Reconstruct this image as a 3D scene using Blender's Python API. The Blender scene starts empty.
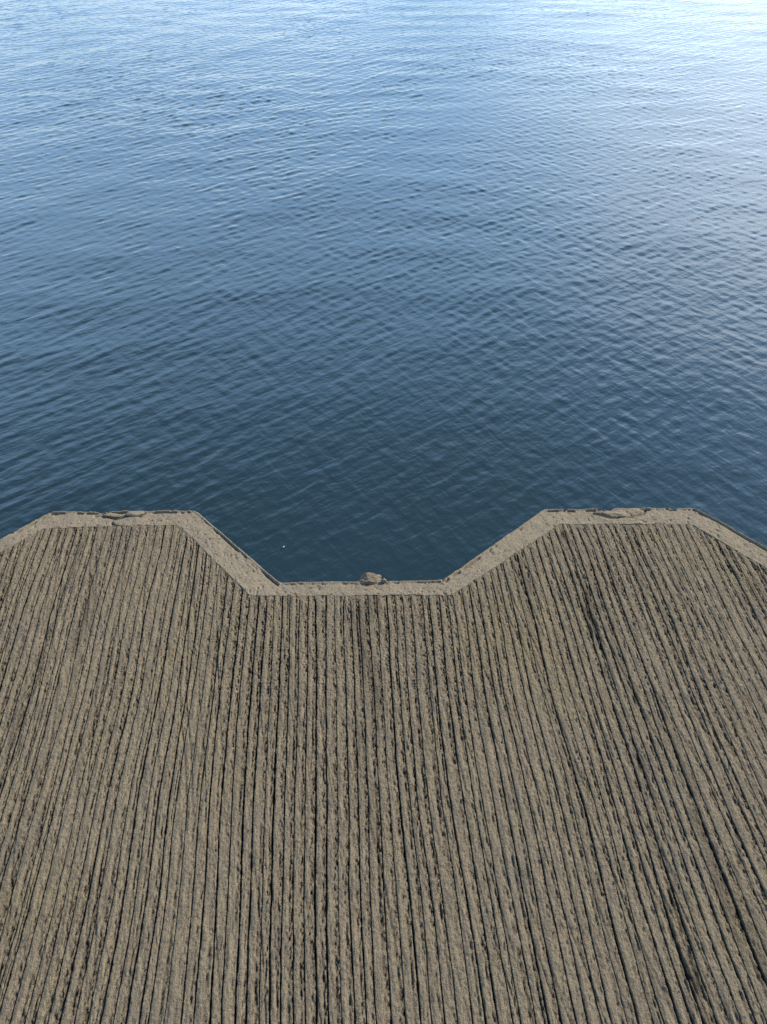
import bpy, bmesh, math, random
import numpy as np

rng = np.random.default_rng(11)
random.seed(11)
scene = bpy.context.scene
col = scene.collection

# ------------------------------------------------------------------ camera
W, H = 767, 1024
FPX = 740.0
PITCH = 44.3                      # degrees below the horizon
CAM_H = 1.6
WATER_Z = -1.2
sp, cp = math.sin(math.radians(PITCH)), math.cos(math.radians(PITCH))

cam_data = bpy.data.cameras.new("camera")
cam = bpy.data.objects.new("camera", cam_data)
col.objects.link(cam)
cam.location = (0, 0, CAM_H)
cam.rotation_euler = (math.radians(90 - PITCH), 0, 0)
cam_data.sensor_fit = 'VERTICAL'
cam_data.sensor_height = 36.0
cam_data.lens = 36.0 * FPX / H
cam_data.clip_start = 0.05
cam_data.clip_end = 20000
scene.camera = cam


def ground(px, py, z=0.0):
    """a point seen in the photograph, on the level z"""
    u = (px - W / 2) / FPX
    v = (py - H / 2) / FPX
    dx, dy, dz = u, cp - v * sp, -sp - v * cp
    k = (z - CAM_H) / dz
    return dx * k, dy * k


# ------------------------------------------------------------------ helpers
def link_mesh(name, verts, faces, mat, parent=None, smooth=True):
    """verts (n,3) float array, faces (m,4) int array"""
    me = bpy.data.meshes.new(name)
    n, m = len(verts), len(faces)
    k = faces.shape[1]
    me.vertices.add(n)
    me.vertices.foreach_set("co", np.asarray(verts, np.float32).ravel())
    me.loops.add(m * k)
    me.loops.foreach_set("vertex_index", faces.astype(np.int32).ravel())
    me.polygons.add(m)
    me.polygons.foreach_set("loop_start", np.arange(0, m * k, k, dtype=np.int32))
    me.polygons.foreach_set("loop_total", np.full(m, k, np.int32))
    me.polygons.foreach_set("use_smooth", np.full(m, smooth))
    me.update(calc_edges=True)
    me.materials.append(mat)
    o = bpy.data.objects.new(name, me)
    col.objects.link(o)
    if parent:
        o.parent = parent
    return o


def grid_faces(nr, nc):
    i = np.arange(nr - 1)[:, None] * nc + np.arange(nc - 1)[None, :]
    return np.stack([i, i + 1, i + nc + 1, i + nc], -1).reshape(-1, 4)


def _hash(i, j, seed):
    h = (i.astype(np.int64) * 374761393 + j.astype(np.int64) * 668265263 + seed * 974711) & 0xFFFFFFFF
    h = ((h ^ (h >> 13)) * 1274126177) & 0xFFFFFFFF
    h = ((h ^ (h >> 16)) * 2246822519) & 0xFFFFFFFF
    return ((h ^ (h >> 15)) & 0xFFFFFF) / float(0xFFFFFF)


def vnoise(x, y, seed=0):
    """smooth value noise, -1..1"""
    xi, yi = np.floor(x), np.floor(y)
    fx, fy = x - xi, y - yi
    fx = fx * fx * (3 - 2 * fx)
    fy = fy * fy * (3 - 2 * fy)
    a = _hash(xi, yi, seed); b = _hash(xi + 1, yi, seed)
    c = _hash(xi, yi + 1, seed); d = _hash(xi + 1, yi + 1, seed)
    return 2 * ((a + (b - a) * fx) * (1 - fy) + (c + (d - c) * fx) * fy) - 1


def smooth(a, b, x):
    t = np.clip((x - a) / (b - a), 0, 1)
    return t * t * (3 - 2 * t)


class NT:
    """small node-building helper"""
    def __init__(self, tree):
        self.t = tree

    def n(self, kind, **kw):
        nd = self.t.nodes.new(kind)
        ins = kw.pop('ins', {})
        for k, v in kw.items():
            setattr(nd, k, v)
        for k, v in ins.items():
            if isinstance(v, bpy.types.NodeSocket):
                self.t.links.new(v, nd.inputs[k])
            else:
                nd.inputs[k].default_value = v
        return nd

    def noise(self, vec, scale, detail=2, rough=0.5, dist=0.0):
        return self.n('ShaderNodeTexNoise', ins={'Vector': vec, 'Scale': scale, 'Detail': detail,
                                                 'Roughness': rough, 'Distortion': dist}).outputs['Fac']

    def mapping(self, vec, rot=(0, 0, 0), scale=(1, 1, 1), loc=(0, 0, 0)):
        return self.n('ShaderNodeMapping', ins={'Vector': vec, 'Rotation': rot, 'Scale': scale,
                                                'Location': loc}).outputs['Vector']

    def along(self, vec, deg, stretch):
        """coordinates stretched along the direction deg from +X"""
        return self.n('ShaderNodeMapping', vector_type='TEXTURE',
                      ins={'Vector': vec, 'Rotation': (0, 0, math.radians(deg)), 'Scale': (stretch, 1, 1)}).outputs['Vector']

    def math(self, op, a, b=0.0, clamp=False):
        return self.n('ShaderNodeMath', operation=op, use_clamp=clamp, ins={0: a, 1: b}).outputs[0]

    def step(self, v, a, b, lo=0.0, hi=1.0):
        return self.n('ShaderNodeMapRange', interpolation_type='SMOOTHSTEP',
                      ins={'Value': v, 'From Min': a, 'From Max': b, 'To Min': lo, 'To Max': hi}).outputs[0]

    def mix(self, f, a, b, mode='MIX'):
        nd = self.n('ShaderNodeMix', data_type='RGBA', blend_type=mode)
        for k, v in ((0, f), (6, a), (7, b)):
            if isinstance(v, bpy.types.NodeSocket):
                self.t.links.new(v, nd.inputs[k])
            else:
                nd.inputs[k].default_value = v if k == 0 else (*v, 1)[:4]
        return nd.outputs[2]

    def bump(self, h, strength, dist, normal=None):
        ins = {'Height': h, 'Strength': strength, 'Distance': dist}
        if normal is not None:
            ins['Normal'] = normal
        return self.n('ShaderNodeBump', ins=ins).outputs[0]


def new_mat(name):
    m = bpy.data.materials.new(name)
    m.use_nodes = True
    t = m.node_tree
    t.nodes.clear()
    nt = NT(t)
    out = nt.n('ShaderNodeOutputMaterial')
    bsdf = nt.n('ShaderNodeBsdfPrincipled')
    t.links.new(bsdf.outputs[0], out.inputs[0])
    geo = nt.n('ShaderNodeNewGeometry')
    return m, nt, bsdf, geo.outputs['Position']


def setin(nt, bsdf, key, v):
    if isinstance(v, bpy.types.NodeSocket):
        nt.t.links.new(v, bsdf.inputs[key])
    else:
        bsdf.inputs[key].default_value = v if not isinstance(v, tuple) else (*v, 1)[:4]


# ------------------------------------------------------------------ light
SUN_EL, SUN_AZ = 33.0, 60.0      # azimuth to the right of straight ahead
world = bpy.data.worlds.new("World")
scene.world = world
world.use_nodes = True
wt = world.node_tree
wt.nodes.clear()
wn = NT(wt)
sky = wn.n('ShaderNodeTexSky', sky_type='NISHITA', sun_disc=False)
sky.sun_elevation = math.radians(SUN_EL)
sky.sun_rotation = math.radians(SUN_AZ)
sky.air_density = 1.1
sky.dust_density = 0.12
sky.ozone_density = 3.5
tc = wn.n('ShaderNodeTexCoord').outputs['Generated']
sep = wn.n('ShaderNodeSeparateXYZ', ins={0: tc})
# thin clouds: a bank low over the horizon and a torn veil higher up to the right
cl_map = wn.mapping(tc, scale=(1.6, 1.6, 6.0), loc=(0.37, 0.2, 0.1))
cl = wn.noise(cl_map, 1.7, 5, 0.55, 0.3)
bank = wn.math('MULTIPLY', wn.math('MULTIPLY', wn.step(sep.outputs['Z'], 0.27, 0.15), wn.step(sep.outputs['Y'], -0.1, 0.35)), wn.step(cl, 0.45, 0.58))
right = wn.step(sep.outputs['X'], 0.0, 0.36)
veil = wn.math('MULTIPLY', wn.math('MULTIPLY', wn.step(sep.outputs['Z'], 0.54, 0.36), wn.math('MULTIPLY', right, wn.step(sep.outputs['Y'], -0.1, 0.35))),
               wn.step(cl, 0.43, 0.58))
film = wn.math('MULTIPLY', wn.math('MULTIPLY', wn.math('MULTIPLY', wn.step(sep.outputs['Z'], 0.74, 0.42), wn.step(sep.outputs['Z'], 0.08, 0.40, 0.25, 1.0)), wn.step(sep.outputs['Y'], -0.1, 0.35)), 0.50)
cover = wn.math('MAXIMUM', wn.math('MULTIPLY', bank, wn.step(sep.outputs['X'], -0.35, 0.42, 0.30, 0.52)), wn.math('MULTIPLY', veil, 0.72), True)
cloudy = wn.mix(film, sky.outputs[0], (7.2, 12.0, 18.6))
cloudy = wn.mix(cover, cloudy, (12.6, 14.0, 15.6))
bg = wn.n('ShaderNodeBackground', ins={'Color': cloudy, 'Strength': 0.15})
wo = wn.n('ShaderNodeOutputWorld')
wt.links.new(bg.outputs[0], wo.inputs[0])

sd = bpy.data.lights.new("sun", 'SUN')
sd.energy = 4.2
sd.angle = math.radians(0.5)
sd.color = (1.0, 0.92, 0.80)
so = bpy.data.objects.new("sun", sd)
col.objects.link(so)
so.rotation_euler = (math.radians(90 - SUN_EL), 0, math.radians(180 - SUN_AZ))

# ------------------------------------------------------------------ concrete
GROOVE_A = math.radians(4.0)       # the grooves lean this far to the left of straight ahead


def concrete_mat(name, tint, raked):
    m, nt, bsdf, pos = new_mat(name)
    along = nt.along(pos, 96.5, 9)
    n_big = nt.noise(pos, 3.2, 4, 0.55)
    n_mid = nt.noise(pos, 22, 4, 0.6)
    n_fine = nt.noise(pos, 150, 4, 0.68)
    n_grain = nt.noise(pos, 700, 2, 0.6)
    n_line = nt.noise(along, 140, 3, 0.6)
    base = nt.mix(nt.step(n_mid, 0.35, 0.68), tint, tuple(c * f for c, f in zip(tint, (1.14, 1.13, 1.08))))
    base = nt.mix(nt.math('MULTIPLY', nt.step(n_big, 0.52, 0.68), 0.42), base, (0.180, 0.142, 0.078))
    base = nt.mix(nt.math('MULTIPLY', nt.step(nt.noise(pos, 5.5, 5, 0.6), 0.54, 0.70), 0.35), base,
                  (0.098, 0.088, 0.080))
    base = nt.mix(nt.math('MULTIPLY', nt.step(n_fine, 0.52, 0.68), 0.70), base, (0.060, 0.052, 0.045))
    base = nt.mix(nt.math('MULTIPLY', nt.step(n_grain, 0.55, 0.68), 0.55), base,
                  tuple(min(c * 2.3, 0.6) for c in tint))
    # a yellowish algae stain on the slab to the right of the notch
    cx, cy = ground(515, 640)
    far = nt.n('ShaderNodeVectorMath', operation='DISTANCE', ins={0: pos, 1: (cx, cy, 0)}).outputs['Value']
    far = nt.math('ADD', far, nt.math('MULTIPLY', nt.math('SUBTRACT', nt.noise(pos, 9, 4, 0.6), 0.5), 0.5))
    base = nt.mix(nt.step(far, 0.22, 0.05, 0.0, 0.22), base, (0.200, 0.150, 0.062))
    if raked:
        base = nt.mix(nt.math('MULTIPLY', nt.step(n_line, 0.45, 0.72), 0.45), base, (0.075, 0.065, 0.056))
        # dirt plus painted shade in the grooves and holes, darker streaks along some grooves
        dirt_shade = nt.n('ShaderNodeAttribute', attribute_name='dirt_shade').outputs['Fac']
        torn = nt.n('ShaderNodeAttribute', attribute_name='torn').outputs['Fac']
        p_map = nt.along(pos, 94, 1.9)
        n_pit = nt.noise(p_map, 270, 3, 0.6)
        pit = nt.math('MULTIPLY', nt.step(n_pit, 0.52, 0.66), torn, True)
        base = nt.mix(nt.math('MULTIPLY', pit, 0.52), base, (0.022, 0.019, 0.017))
        crest = nt.math('MULTIPLY', nt.step(n_pit, 0.44, 0.30), torn, True)
        base = nt.mix(nt.math('MULTIPLY', crest, 0.6), base, tuple(c * 1.5 for c in tint))
        base = nt.mix(nt.n('ShaderNodeAttribute', attribute_name='trowelled').outputs['Fac'], base, (0.182, 0.145, 0.097))
        base = nt.mix(dirt_shade, base, (0.010, 0.008, 0.007))
    h = nt.math('ADD', nt.math('MULTIPLY', n_fine, 1.0), nt.math('MULTIPLY', n_grain, 0.35))
    if raked:
        h = nt.math('ADD', h, nt.math('MULTIPLY', n_line, 0.9))
        h = nt.math('SUBTRACT', h, nt.math('MULTIPLY', nt.math('MULTIPLY', n_pit, torn), 2.2))
    setin(nt, bsdf, 'Base Color', base)
    setin(nt, bsdf, 'Roughness', 0.9)
    setin(nt, bsdf, 'Specular IOR Level', 0.08)
    setin(nt, bsdf, 'Normal', nt.bump(h, 1.0, 0.0062 if raked else 0.0024))
    return m


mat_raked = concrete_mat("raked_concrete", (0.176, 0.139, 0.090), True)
mat_border = concrete_mat("smooth_concrete", (0.182, 0.145, 0.097), False)
mat_wall = concrete_mat("quay_concrete", (0.20, 0.18, 0.15), False)
mat_flake = concrete_mat("broken_concrete", (0.200, 0.160, 0.108), False)
mat_stone = concrete_mat("stone_grey", (0.150, 0.116, 0.076), False)

# the notched outline, as read off the photograph, carried on to both sides
out_px = [(51, 512), (195.5, 510.5), (279.5, 582), (443, 580), (544, 509.5), (695, 508.5)]
inn_px = [(44, 528.5), (178, 525), (250, 595.5), (452, 595), (560, 524.5), (690, 525)]
outer = [ground(*p) for p in out_px]
inner = [ground(*p) for p in inn_px]


def extend(pts, y_front, y_notch):
    pts = list(pts)
    run = abs(y_front - y_notch)
    tooth, notch = 0.455, 0.467
    x = pts[-1][0]
    right = []
    for _ in range(2):
        right += [(x + run, y_notch), (x + run + notch, y_notch), (x + 2 * run + notch, y_front),
                  (x + 2 * run + notch + tooth, y_front)]
        x = right[-1][0]
    x = pts[0][0]
    left = []
    for _ in range(2):
        left += [(x - run, y_notch), (x - run - notch, y_notch), (x - 2 * run - notch, y_front),
                 (x - 2 * run - notch - tooth, y_front)]
        x = left[-1][0]
    return np.array(left[::-1] + pts + right)


outer = extend(outer, outer[0][1], outer[2][1])
inner = extend(inner, inner[0][1], inner[2][1])


def outline(poly, x, jitter, seed):
    # average of three shifted samples rounds the corners a little
    y = sum(np.interp(x + s, poly[:, 0], poly[:, 1]) for s in (-0.008, 0, 0.008)) / 3
    return y + jitter * (vnoise(x * 35, x * 0 + 0.5, seed) + 0.6 * vnoise(x * 140, x * 0 + 7.5, seed + 1))


def y_outer(x):
    return outline(outer, x, 0.0016, 31)


def y_inner(x):
    return outline(inner, x, 0.0026, 61)


XMIN, XMAX = -3.1, 3.1
Y_BACK = -2.6
jetty = bpy.data.objects.new("concrete_jetty", None)
col.objects.link(jetty)
jetty["label"] = "grey brown raked concrete jetty deck with a notched smooth rim above blue water"
jetty["category"] = "jetty"

# --- raked deck: the mesh lines follow the grooves ------------------------------------
PITCH_G = 0.0233
ks = np.arange(int(XMIN / PITCH_G) - 14, int(XMAX / PITCH_G) + 15)
g0 = ks * PITCH_G + rng.normal(0, 0.0024, len(ks))
g_depth = np.clip(rng.normal(0.0115, 0.0030, len(ks)), 0.004, 0.018)
g_half = np.clip(rng.normal(0.00150, 0.0005, len(ks)), 0.0008, 0.0034)

y_rows = np.concatenate([
    np.linspace(Y_BACK, 0.05, 90, endpoint=False),
    np.linspace(0.05, 1.0, 340, endpoint=False)])
s_top = np.linspace(0, 1, 250)            # from y=1.0 to the rim
NR = len(y_rows) + len(s_top)

# samples between groove k and k+1: centre, flank, lip ... next lip, flank
fr_c = ['c', 'f', 'l'] + [0.08, 0.2, 0.32, 0.44, 0.56, 0.68, 0.8, 0.92] + ['L', 'F']
tanA = math.tan(GROOVE_A)


def centre(k, y):
    """x of groove k at y (wobbling, drifting line)"""
    sd_ = ks[k] * 1.0
    wob = 0.0022 * vnoise(y * 3.1, y * 0 + sd_ * 3.7, 5) + 0.0012 * vnoise(y * 11, y * 0 + sd_ * 5.3, 6) \
        + 0.0005 * vnoise(y * 38, y * 0 + sd_ * 9.1, 12)
    # neighbouring grooves were pulled with one rake, so they share a slow drift
    drift = 0.010 * vnoise(y * 1.3 + 3, y * 0 + ks[k] * 0.09, 7) + 0.004 * vnoise(y * 4, y * 0 + ks[k] * 0.16, 8)
    return g0[k] - tanA * y + wob + drift


meta = []        # per column: (groove index, place across the ridge)
RIDGE = [0.05, 0.14, 0.23, 0.32, 0.41, 0.50, 0.59, 0.68, 0.77, 0.86, 0.95]
for k in range(len(ks) - 1):
    near = abs(g0[k]) < 1.5
    for f in ['c', 'f', 'l'] + (RIDGE if near else RIDGE[::3]) + ['L', 'F']:
        meta.append((k, f))
NC = len(meta)
mk = np.array([m[0] for m in meta])
lead = {'c': (0, 0.0), 'f': (0, 0.5), 'l': (0, 1.0), 'L': (1, -1.0), 'F': (1, -0.5)}


def worn_at(X, Y, pts, width):
    P = np.array([ground(*p) for p in pts])
    best = np.full(X.shape, 9.0)
    for (ax, ay), (bx, by) in zip(P[:-1], P[1:]):
        ex, ey = bx - ax, by - ay
        t = np.clip(((X - ax) * ex + (Y - ay) * ey) / (ex * ex + ey * ey), 0, 1)
        best = np.minimum(best, np.hypot(X - ax - t * ex, Y - ay - t * ey))
    return np.exp(-(best / width) ** 2)


STREAK = [(563, 535), (585, 600), (606, 670), (636, 760), (664, 860), (688, 960), (706, 1060)]
STREAK_R = [(640, 690), (690, 800), (735, 900), (790, 1010)]


def worn_line(pts, width):
    return worn_at(X, Y, pts, width)


def all_columns(yy):
    """x of every mesh line at the heights yy (rows, NC)"""
    c0, c1 = centre(mk, yy), centre(mk + 1, yy)
    w0 = g_half[mk] * (1 + 0.40 * vnoise(yy * 70, ks[mk] * 4.3 + 0 * yy, 16) + 0.25 * vnoise(yy * 190, ks[mk] * 6.1 + 0 * yy, 17))
    w1 = g_half[mk + 1] * (1 + 0.40 * vnoise(yy * 70, ks[mk + 1] * 4.3 + 0 * yy, 16)
                           + 0.25 * vnoise(yy * 190, ks[mk + 1] * 6.1 + 0 * yy, 17))
    if len(yy) > 1:                    # the rake bit wider along the worn streaks
        w0 = w0 * (1 + 1.1 * worn_at(c0, yy, STREAK, 0.022) + 0.5 * worn_at(c0, yy, STREAK_R, 0.03))
        w1 = w1 * (1 + 1.1 * worn_at(c1, yy, STREAK, 0.022) + 0.5 * worn_at(c1, yy, STREAK_R, 0.03))
    l0, l1 = c0 + w0, c1 - w1
    out = np.empty_like(yy)
    for j, (k, f) in enumerate(meta):
        if f in lead:
            side, w_ = lead[f]
            out[:, j] = (c1 if side else c0)[:, j] + w_ * (w1 if side else w0)[:, j]
        else:
            out[:, j] = l0[:, j] + (l1[:, j] - l0[:, j]) * f
    return out


yt = np.full((1, NC), 1.45)
for _ in range(22):
    yt = 0.5 * yt + 0.5 * y_inner(all_columns(yt))
Y = np.concatenate([np.tile(y_rows[:, None], (1, NC)), 1.0 + (yt - 1.0) * s_top[:, None]], 0)
X = all_columns(Y)
across = np.zeros(NC); isg = np.zeros(NC); kk = mk.copy()
for j, (k, f) in enumerate(meta):
    isg[j] = {'c': 1.0, 'f': 0.86, 'F': 0.86, 'l': 0.06, 'L': 0.06}.get(f, 0.0)
    across[j] = {'c': 0.0, 'f': 0.0, 'l': 0.0, 'L': 1.0, 'F': 1.0}.get(f, f)
    if f in ('L', 'F'):
        kk[j] = k + 1
depth_var = 0.80 + 0.34 * vnoise(Y * 6, ks[kk] * 1.7 + 0 * Y, 14) + 0.26 * vnoise(Y * 45, ks[kk] * 2.9 + 0 * Y, 15)
prof = isg * g_depth[kk] * np.clip(depth_var, 0.2, 1.4)

# groove-aligned coordinates for the rough texture
U = X + tanA * Y
V = Y
# ends of the grooves fade where the rim was trowelled over them
toedge = np.concatenate([np.full(len(y_rows), 1.0), 1 - s_top])[:, None] * (Y[-1:, :] - 1.0)
end_off = np.clip(rng.normal(0.002, 0.008, len(ks)), -0.004, 0.020)[kk][None, :]
endf = smooth(0.0, 0.008, toedge - end_off + 0.003 * vnoise(U * 60, V * 60, 18))
rough_side = smooth(0.30, 0.95, across)[None, :] * 0.85 + 0.15       # torn towards one side of each ridge
patch = smooth(-0.5, 0.5, vnoise(U * 7, V * 3, 20) + 0.5 * vnoise(U * 22, V * 9, 21))
tear = vnoise(U * 330, V * 120, 22) + 0.6 * vnoise(U * 700, V * 260, 23)
tearmask = (1 - smooth(0.0, 0.9, isg))[None, :]
pits = smooth(0.10, 0.65, tear) * rough_side * (0.45 + 0.55 * patch) * tearmask
humps = smooth(0.25, 0.9, vnoise(U * 260 + 9, V * 110, 24)) * rough_side * tearmask
# faint second set of scratches crossing at a small angle
ph = (U + 0.13 * V) / 0.0155 + 0.6 * vnoise(U * 20, V * 4, 25)
scr = np.exp(-((ph - np.round(ph)) / 0.11) ** 2) * smooth(0.1, 0.7, vnoise(np.round(ph) * 3.1, V * 2.2, 26))
second = np.exp(-((across - 0.70) / 0.075) ** 2)[None, :] * smooth(0.0, 0.6, vnoise(ks[mk] * 2.3 + 0 * V, V * 5.5, 37)
                                                              + 0.7 * vnoise(ks[mk] * 5.1 + 0 * V, V * 75, 38))
second = np.clip(second + 1.1 * worn_line(STREAK, 0.017) * smooth(-0.6, 0.2, vnoise(ks[mk] * 3.3 + 0 * V, V * 14, 40))
                 * np.clip(0.25 + 1.2 * vnoise(U * 130, V * 16, 48), 0, 1), 0, 1.2)
crown = 0.0007 * np.sin(np.pi * across)[None, :]
Z = crown - prof * endf
Z += 0.0011 * vnoise(U * 150, V * 34, 27) + 0.0010 * vnoise(U * 360, V * 240, 28)
Z += 0.0024 * humps - 0.0048 * pits * smooth(0, 0.004, toedge) - 0.0022 * scr * tearmask - 0.0032 * second * smooth(0, 0.006, toedge)
Z += 0.004 * vnoise(U * 1.7, V * 1.3, 29)
BASE = lambda u, v: 0.004 * vnoise(u * 1.7, v * 1.3, 29)

# dirt, with the shade of holes and grooves painted into the same value
worn = np.maximum(worn_line([(563, 535), (585, 600), (606, 670), (636, 760), (664, 860), (688, 960), (706, 1060)], 0.013),
                  0.7 * worn_line([(84, 540), (62, 600), (38, 668), (10, 760)], 0.022))
worn = worn * smooth(-0.5, 0.4, vnoise(U * 55, V * 5, 36))
worn = np.maximum(worn, 0.4 * worn_line([(640, 690), (690, 800), (735, 900), (790, 1010)], 0.02))
streak = smooth(0.30, 0.65, vnoise(U * 9 + 0.6, V * 0.9, 33)) * smooth(-0.2, 0.5, vnoise(U * 40, V * 6, 34))
dirt_shade = np.clip(0.93 * smooth(0.3, 0.95, isg)[None, :] * endf + 0.55 * pits + 0.30 * streak * tearmask
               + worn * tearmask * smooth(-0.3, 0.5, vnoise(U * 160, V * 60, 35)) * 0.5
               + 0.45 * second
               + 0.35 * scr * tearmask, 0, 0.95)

torn = np.clip(np.maximum(rough_side * (0.45 + 0.55 * patch), worn) * tearmask * smooth(0, 0.004, toedge), 0, 1)
verts = np.stack([X, Y, Z], -1)
# skirt folded down at the rim so no gap shows
sk = verts[-1:].copy(); sk[..., 2] -= 0.03
verts = np.concatenate([verts, sk], 0)
dirt_shade = np.concatenate([dirt_shade, dirt_shade[-1:]], 0)
torn = np.concatenate([torn, torn[-1:]], 0)
trow = 1 - smooth(-0.002, 0.016, toedge + 0.008 * vnoise(U * 60, V * 60, 39))
trow = np.concatenate([trow, trow[-1:]], 0)
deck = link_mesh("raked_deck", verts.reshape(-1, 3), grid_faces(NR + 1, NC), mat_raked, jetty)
at = deck.data.attributes.new("dirt_shade", 'FLOAT', 'POINT')
at.data.foreach_set("value", dirt_shade.astype(np.float32).ravel())
at = deck.data.attributes.new("torn", 'FLOAT', 'POINT')
at.data.foreach_set("value", torn.astype(np.float32).ravel())

at = deck.data.attributes.new("trowelled", 'FLOAT', 'POINT')
at.data.foreach_set("value", trow.astype(np.float32).ravel())

# --- smooth trowelled rim -----------------------------------------------------------
xb = np.concatenate([np.arange(XMIN, -1.4, 0.006), np.arange(-1.4, 1.4, 0.0022), np.arange(1.4, XMAX, 0.006)])
yo, yi = y_outer(xb), y_inner(xb)
slope = np.gradient(np.interp(xb, outer[:, 0], outer[:, 1]), xb)
cosn = 1 / np.sqrt(1 + np.clip(slope, -1.2, 1.2) ** 2)
wid = (yo - yi) * cosn                       # width square to the edge
dd = np.concatenate([np.linspace(0, 0.012, 9), np.linspace(0.012, 0.04, 12)[1:]])
rest = np.linspace(0, 1, 22)[1:]
T = np.concatenate([np.tile(dd[:, None], (1, len(xb))),
                    0.04 + rest[:, None] * (wid[None, :] - 0.04)], 0)      # distance from edge
XB = np.tile(xb[None, :], (len(T), 1))
YB = yo[None, :] - T / cosn[None, :]
edge_n = vnoise(XB * 28, XB * 0 + 3.3, 41) + 0.7 * vnoise(XB * 90, XB * 0 + 1.3, 42)
lipw = 0.0042 * (1 + 0.3 * edge_n)
gap = smooth(-0.05, 0.45, edge_n)
ZB = BASE(XB + tanA * YB, YB) + 0.0003
flat = (np.abs(slope) < 0.2) & (yo < 1.5)
gap = gap * np.where(flat, 0.35, 1.0)[None, :]
ZB += 0.0038 * np.exp(-((T - 0.0042) / 0.003) ** 2) * (0.55 + 0.45 * gap) - 0.003 * smooth(0.003, 0, T)          # thin raised arris
ZB -= 0.0085 * np.exp(-((T - 0.0100) / 0.0026) ** 2) * gap                      # broken gap behind it
ZB += 0.0010 * vnoise(XB * 60, YB * 60, 43) + 0.0006 * vnoise(XB * 210, YB * 210, 44) + 0.0020 * vnoise(XB * 12, YB * 14, 45)
ZB -= 0.0030 * smooth(0.55, 0.95, vnoise(XB * 150, YB * 150, 46) + 0.25 * vnoise(XB * 30, YB * 30, 47))
dins = wid[None, :] - T
ZB += 0.0016 * np.exp(-((dins - 0.004) / 0.003) ** 2) * 0.1                     # trowel ridge by the grooves


def crack(pts, width, depth, seed):
    """a wandering crack or spalled hollow pressed into the rim, given by photo points"""
    global ZB
    P = np.array([ground(*p) for p in pts])
    best = np.full(XB.shape, 9.0)
    sx = XB + 0.003 * vnoise(XB * 90, YB * 90, seed)
    sy = YB + 0.004 * vnoise(XB * 70, YB * 70, seed + 1)
    for (ax, ay), (bx, by) in zip(P[:-1], P[1:]):
        ex, ey = bx - ax, by - ay
        t = np.clip(((sx - ax) * ex + (sy - ay) * ey) / (ex * ex + ey * ey), 0, 1)
        best = np.minimum(best, np.hypot(sx - ax - t * ex, sy - ay - t * ey))
    ZB -= depth * (1 - smooth(0.35 * width, width, best))


crack([(96, 516), (108, 517), (116, 519), (128, 516), (140, 516)], 0.006, 0.008, 51)
crack([(96, 511.5), (108, 512)], 0.006, 0.010, 53)
crack([(548, 512), (566, 510)], 0.005, 0.008, 55)
crack([(593, 514.5), (604, 516), (612, 518), (634, 517.5), (643, 515), (645, 511)], 0.006, 0.007, 57)
crack([(598, 510), (612, 509.6)], 0.007, 0.012, 59)
crack([(112, 523.5), (118, 527), (128, 528)], 0.006, 0.008, 71)
crack([(666, 509.5), (676, 509.5)], 0.005, 0.008, 73)

vb = np.stack([XB, YB, ZB], -1)
sk = vb[-1:].copy(); sk[..., 2] -= 0.02
vb = np.concatenate([vb, sk], 0)
link_mesh("smooth_rim", vb.reshape(-1, 3), grid_faces(len(vb), len(xb))[:, ::-1], mat_border, jetty)

# --- the vertical face down into the water --------------------------------------------
zs = np.array([0, -0.004, -0.012, -0.03, -0.08, -0.2, -0.45, -0.8, -1.1, -1.4, -2.2])
xw = xb[::2]
yw = y_outer(xw)
XW = np.tile(xw, (len(zs), 1))
ZW = np.tile(zs[:, None], (1, len(xw)))
ZW[0] = np.interp(xw, xb, ZB[0])
ZW[1:] += ZW[0][None, :] * (1 + zs[1:, None] / 2.2)
YW = np.tile(yw, (len(zs), 1)) + 0.0015 * smooth(0, -0.012, ZW) * (1 + 2 * vnoise(XW * 12, ZW * 9, 81))
YW[0] = yw
link_mesh("quay_face", np.stack([XW, YW, ZW], -1).reshape(-1, 3), grid_faces(len(zs), len(xw)), mat_wall, jetty)


# ------------------------------------------------------------------ broken flakes and the stone
def lump(name, size, seed, mat, parent=None, flat_top=None, cuts=(), rough=0.12, sub=4):
    """an angular broken piece: a noisy ball cut by planes"""
    bm = bmesh.new()
    bmesh.ops.create_icosphere(bm, subdivisions=sub, radius=1.0)
    r = np.random.default_rng(seed)
    planes = [(r.normal(size=3), r.uniform(0.55, 0.85)) for _ in range(9)] + list(cuts)
    planes = [(n / np.linalg.norm(n), d) for n, d in ((np.array(a, float), d) for a, d in planes)]
    for v in bm.verts:
        p = np.array(v.co)
        for n, d in planes:
            e = p @ n - d
            if e > 0:
                p = p - n * e * 0.94
        v.co = p
    co = np.array([v.co[:] for v in bm.verts])
    nz = vnoise(co[:, 0] * 3 + seed, co[:, 1] * 3 + co[:, 2] * 2, seed) + 0.5 * vnoise(co[:, 0] * 8, co[:, 1] * 8 + co[:, 2] * 7, seed + 1)
    co = co * (1 + rough * 0.5 * nz[:, None]) * np.array(size)
    for v, c in zip(bm.verts, co):
        v.co = c
    me = bpy.data.meshes.new(name)
    bm.to_mesh(me)
    bm.free()
    for p in me.polygons:
        p.use_smooth = False
    me.materials.append(mat)
    o = bpy.data.objects.new(name, me)
    col.objects.link(o)
    if parent:
        o.parent = parent
    return o


def put(o, px, py, z, rz=0.0, tilt=(0, 0)):
    x, y = ground(px, py, z)
    o.location = (x, y, z)
    o.rotation_euler = (tilt[0], tilt[1], rz)
    return o


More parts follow.
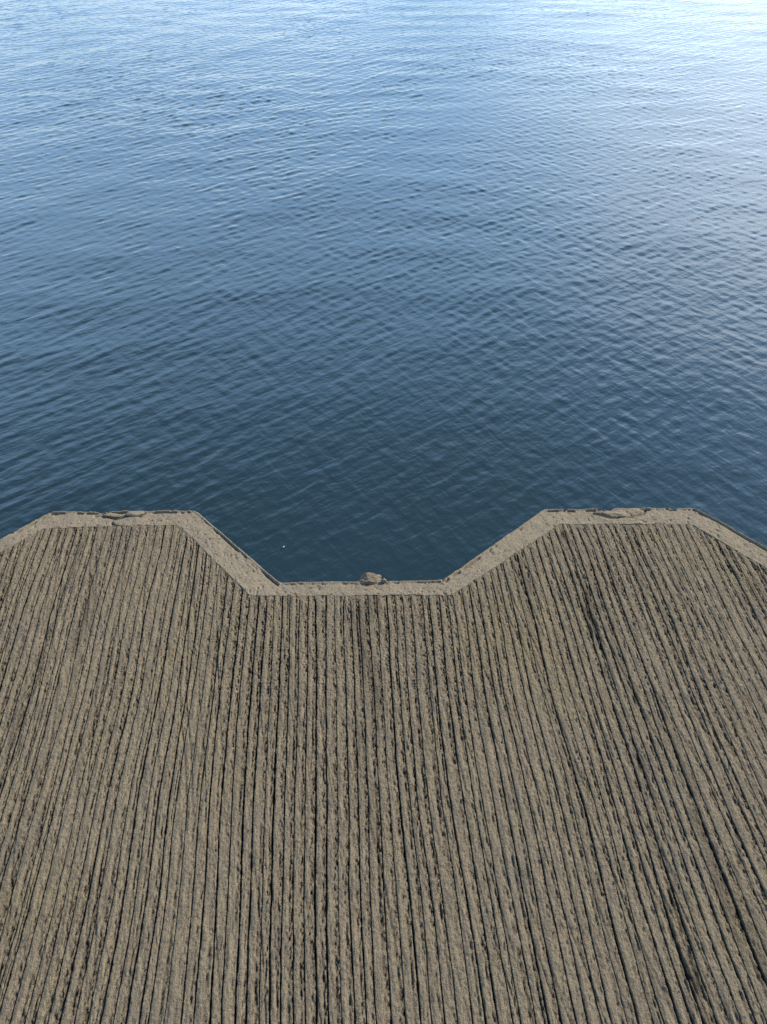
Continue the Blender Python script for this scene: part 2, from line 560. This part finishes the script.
# spalled flakes still lying in their hollows on the two teeth of the rim
put(lump("spalled_flake", (0.032, 0.013, 0.008), 3, mat_flake, jetty), 137, 513.5, 0.003, 0.1)
put(lump("spalled_flake", (0.034, 0.009, 0.005), 5, mat_flake, jetty), 113, 515.3, 0.002, -0.06)
put(lump("spalled_flake", (0.036, 0.012, 0.006), 7, mat_flake, jetty), 619, 515, 0.002, -0.12)
put(lump("spalled_flake", (0.024, 0.012, 0.007), 9, mat_flake, jetty), 633, 511.5, 0.003, 0.15)

stone = lump("stone", (0.038, 0.021, 0.021), 22, mat_stone, None,
             cuts=(((0.10, -0.18, 0.97), 0.40), ((0.85, -0.1, 0.5), 0.52), ((-0.72, -0.15, 0.66), 0.50),
                   ((-0.2, -0.95, 0.25), 0.55), ((0.55, -0.6, 0.58), 0.50)), sub=4, rough=0.34)
put(stone, 371, 580, 0.003, 0.06)
stone["label"] = "small broken grey stone lying on the rim at the back of the notch"
stone["category"] = "stone"
chip = put(lump("stone_chip", (0.008, 0.007, 0.006), 26, mat_stone), 384.5, 580.5, 0.006, 0.5)
chip["label"] = "tiny chip of stone on the rim just right of the broken grey stone"
chip["category"] = "stone chip"

# a scrap floating on the water in the mouth of the notch
m_scrap, nts, bs, _p = new_mat("bleached_scrap")
setin(nts, bs, 'Base Color', (0.42, 0.43, 0.42)); setin(nts, bs, 'Roughness', 0.7)
n = 15
tt = np.linspace(-1, 1, n)
hw = 0.0042 * np.sqrt(np.clip(1 - tt ** 2, 0, 1)) * (1 - 0.35 * tt) + 0.0003
yy = 0.011 * tt
zz = 0.003 + 0.004 * tt ** 2
xx = 0.002 * tt ** 2
sv = []
for dz in (0.0, 0.0014):
    for s in (-1, 0, 1):
        sv.append(np.stack([xx + s * hw, yy, zz + dz + 0.0012 * abs(s)], -1))
sv = np.stack(sv, 0)                     # rows: bottom l,c,r, top l,c,r
order = [0, 1, 2, 5, 4, 3, 0]
sv = sv[order]
scrap = link_mesh("floating_scrap", sv.reshape(-1, 3), grid_faces(7, n), m_scrap)
sx, sy = ground(284, 547.5, WATER_Z)
scrap.location = (sx, sy, WATER_Z + 0.004)
scrap.scale = (0.6, 0.6, 0.6)
scrap.rotation_euler = (0, 0, -0.7)
scrap["label"] = "tiny white scrap afloat on the dark water in the notch"
scrap["category"] = "scrap"

# ------------------------------------------------------------------ water
nr, nc = 1500, 1180
tr = np.linspace(0, 1, nr)
near_y, far_y = 1.0, 21.0
yr = near_y * (far_y / near_y) ** tr
yr = np.concatenate([[-9.0, -3.0, -0.5], yr, [22, 24, 27, 32, 40, 60, 120, 250, 700, 2500, 9000]])
fan = np.linspace(-1, 1, nc)
halfw = 0.88 * np.maximum(yr, 0) + 2.0
halfw *= 1 + 5 * smooth(20.5, 45, yr)
halfw[:3] = 9.0
XA = fan[None, :] * halfw[:, None]
YA = np.tile(yr[:, None], (1, nc))
ZA = np.zeros_like(XA)
dy = np.gradient(yr)
cell = np.maximum(np.abs(dy) * 0.8, 2 * halfw / nc)[:, None]


def waves(count, lam_lo, lam_hi, crest_deg, spread, slope, seed):
    """a train of crossing ripples; crest_deg: direction of the crest line from +X"""
    global ZA
    r = np.random.default_rng(seed)
    for _ in range(count):
        lam = math.exp(r.uniform(math.log(lam_lo), math.log(lam_hi)))
        a = math.radians(crest_deg + r.normal(0, spread) + 90)
        kx, ky = math.cos(a) * 2 * math.pi / lam, math.sin(a) * 2 * math.pi / lam
        amp = slope * lam / (2 * math.pi) / math.sqrt(count / 2)
        fade = smooth(1.7, 3.2, lam / cell)
        p = kx * XA + ky * YA + r.uniform(0, 6.28)
        w_ = np.exp(0.9 * (np.sin(p) - 1)) * 2.2 - 1.1
        # groups: every train comes and goes over a few metres
        q = r.uniform(-1, 1, 4)
        env = 1.0 + 0.7 * np.sin((0.5 + q[0]) * XA + q[1] * 1.4 * YA + q[2] * 9)
        ZA += amp * w_ * env * fade


waves(44, 0.055, 0.19, 39, 13, 0.050, 101)
waves(30, 0.06, 0.18, -56, 20, 0.030, 202)
waves(14, 0.05, 0.15, 10, 40, 0.020, 212)
waves(12, 0.30, 0.90, 24, 28, 0.014, 303)
waves(6, 1.4, 3.6, 34, 40, 0.006, 404)
gust = 0.85 + 0.25 * vnoise(XA * 0.23 + 0.1 * YA + 4, YA * 0.16 + XA * 0.1, 500) + 0.2 * vnoise(XA * 0.8, YA * 0.5, 501)
calm = smooth(1.0, 6.5, YA) * 0.72 + 0.28                     # sheltered water near the jetty
ZA = WATER_Z + ZA * gust * calm * (1 + 0.75 * smooth(5.5, 13, YA)) * (1 + 0.20 * smooth(0.5, -2.5, XA)) * smooth(40, 20, YA)

m_water, nt, bsdf, pos = new_mat("sea_water")
r1 = nt.along(pos, 37, 4.2)
r2 = nt.along(pos, -54, 3.2)
b1 = nt.noise(r1, 15, 3, 0.5, 0.3)
b2 = nt.noise(r2, 17, 3, 0.5, 0.3)
b3 = nt.noise(nt.along(pos, 12, 2.2), 34, 2, 0.5)
hh = nt.math('ADD', nt.math('MULTIPLY', b1, 1.0), nt.math('MULTIPLY', b2, 0.6))
hh = nt.math('ADD', hh, nt.math('MULTIPLY', b3, 0.28))
wn1 = nt.bump(hh, 1.0, 0.0050)
body = nt.mix(nt.step(nt.noise(pos, 0.8, 3, 0.5), 0.3, 0.7), (0.010, 0.022, 0.024), (0.011, 0.024, 0.029))
setin(nt, bsdf, 'Base Color', body)
setin(nt, bsdf, 'Roughness', 0.12)
setin(nt, bsdf, 'IOR', 1.36)
setin(nt, bsdf, 'Specular IOR Level', 0.65)
setin(nt, bsdf, 'Normal', wn1)
water = link_mesh("water", np.stack([XA, YA, ZA], -1).reshape(-1, 3), grid_faces(len(yr), nc), m_water)
water["kind"] = "structure"
water["label"] = "rippled blue sea water brightening into the distance"

# the sea bed, one wide sheet under everything
m_bed, nt, bsdf, pos = new_mat("sea_bed_mud")
setin(nt, bsdf, 'Base Color', nt.mix(nt.noise(pos, 0.5, 4), (0.03, 0.04, 0.04), (0.06, 0.065, 0.055)))
setin(nt, bsdf, 'Roughness', 0.95)
bed = link_mesh("ground", np.array([[-9000, -9000, -4.5], [9000, -9000, -4.5], [9000, 9000, -4.5], [-9000, 9000, -4.5]], float),
                np.array([[0, 1, 2, 3]]), m_bed, smooth=False)
bed["kind"] = "structure"

# ------------------------------------------------------------------ render settings
scene.render.engine = 'CYCLES'
scene.view_settings.view_transform = 'Standard'
scene.view_settings.look = 'None'
scene.view_settings.gamma = 1.0
scene.view_settings.use_curve_mapping = False
scene.view_settings.exposure = 0.75
scene.cycles.use_denoising = False
scene.cycles.max_bounces = 6
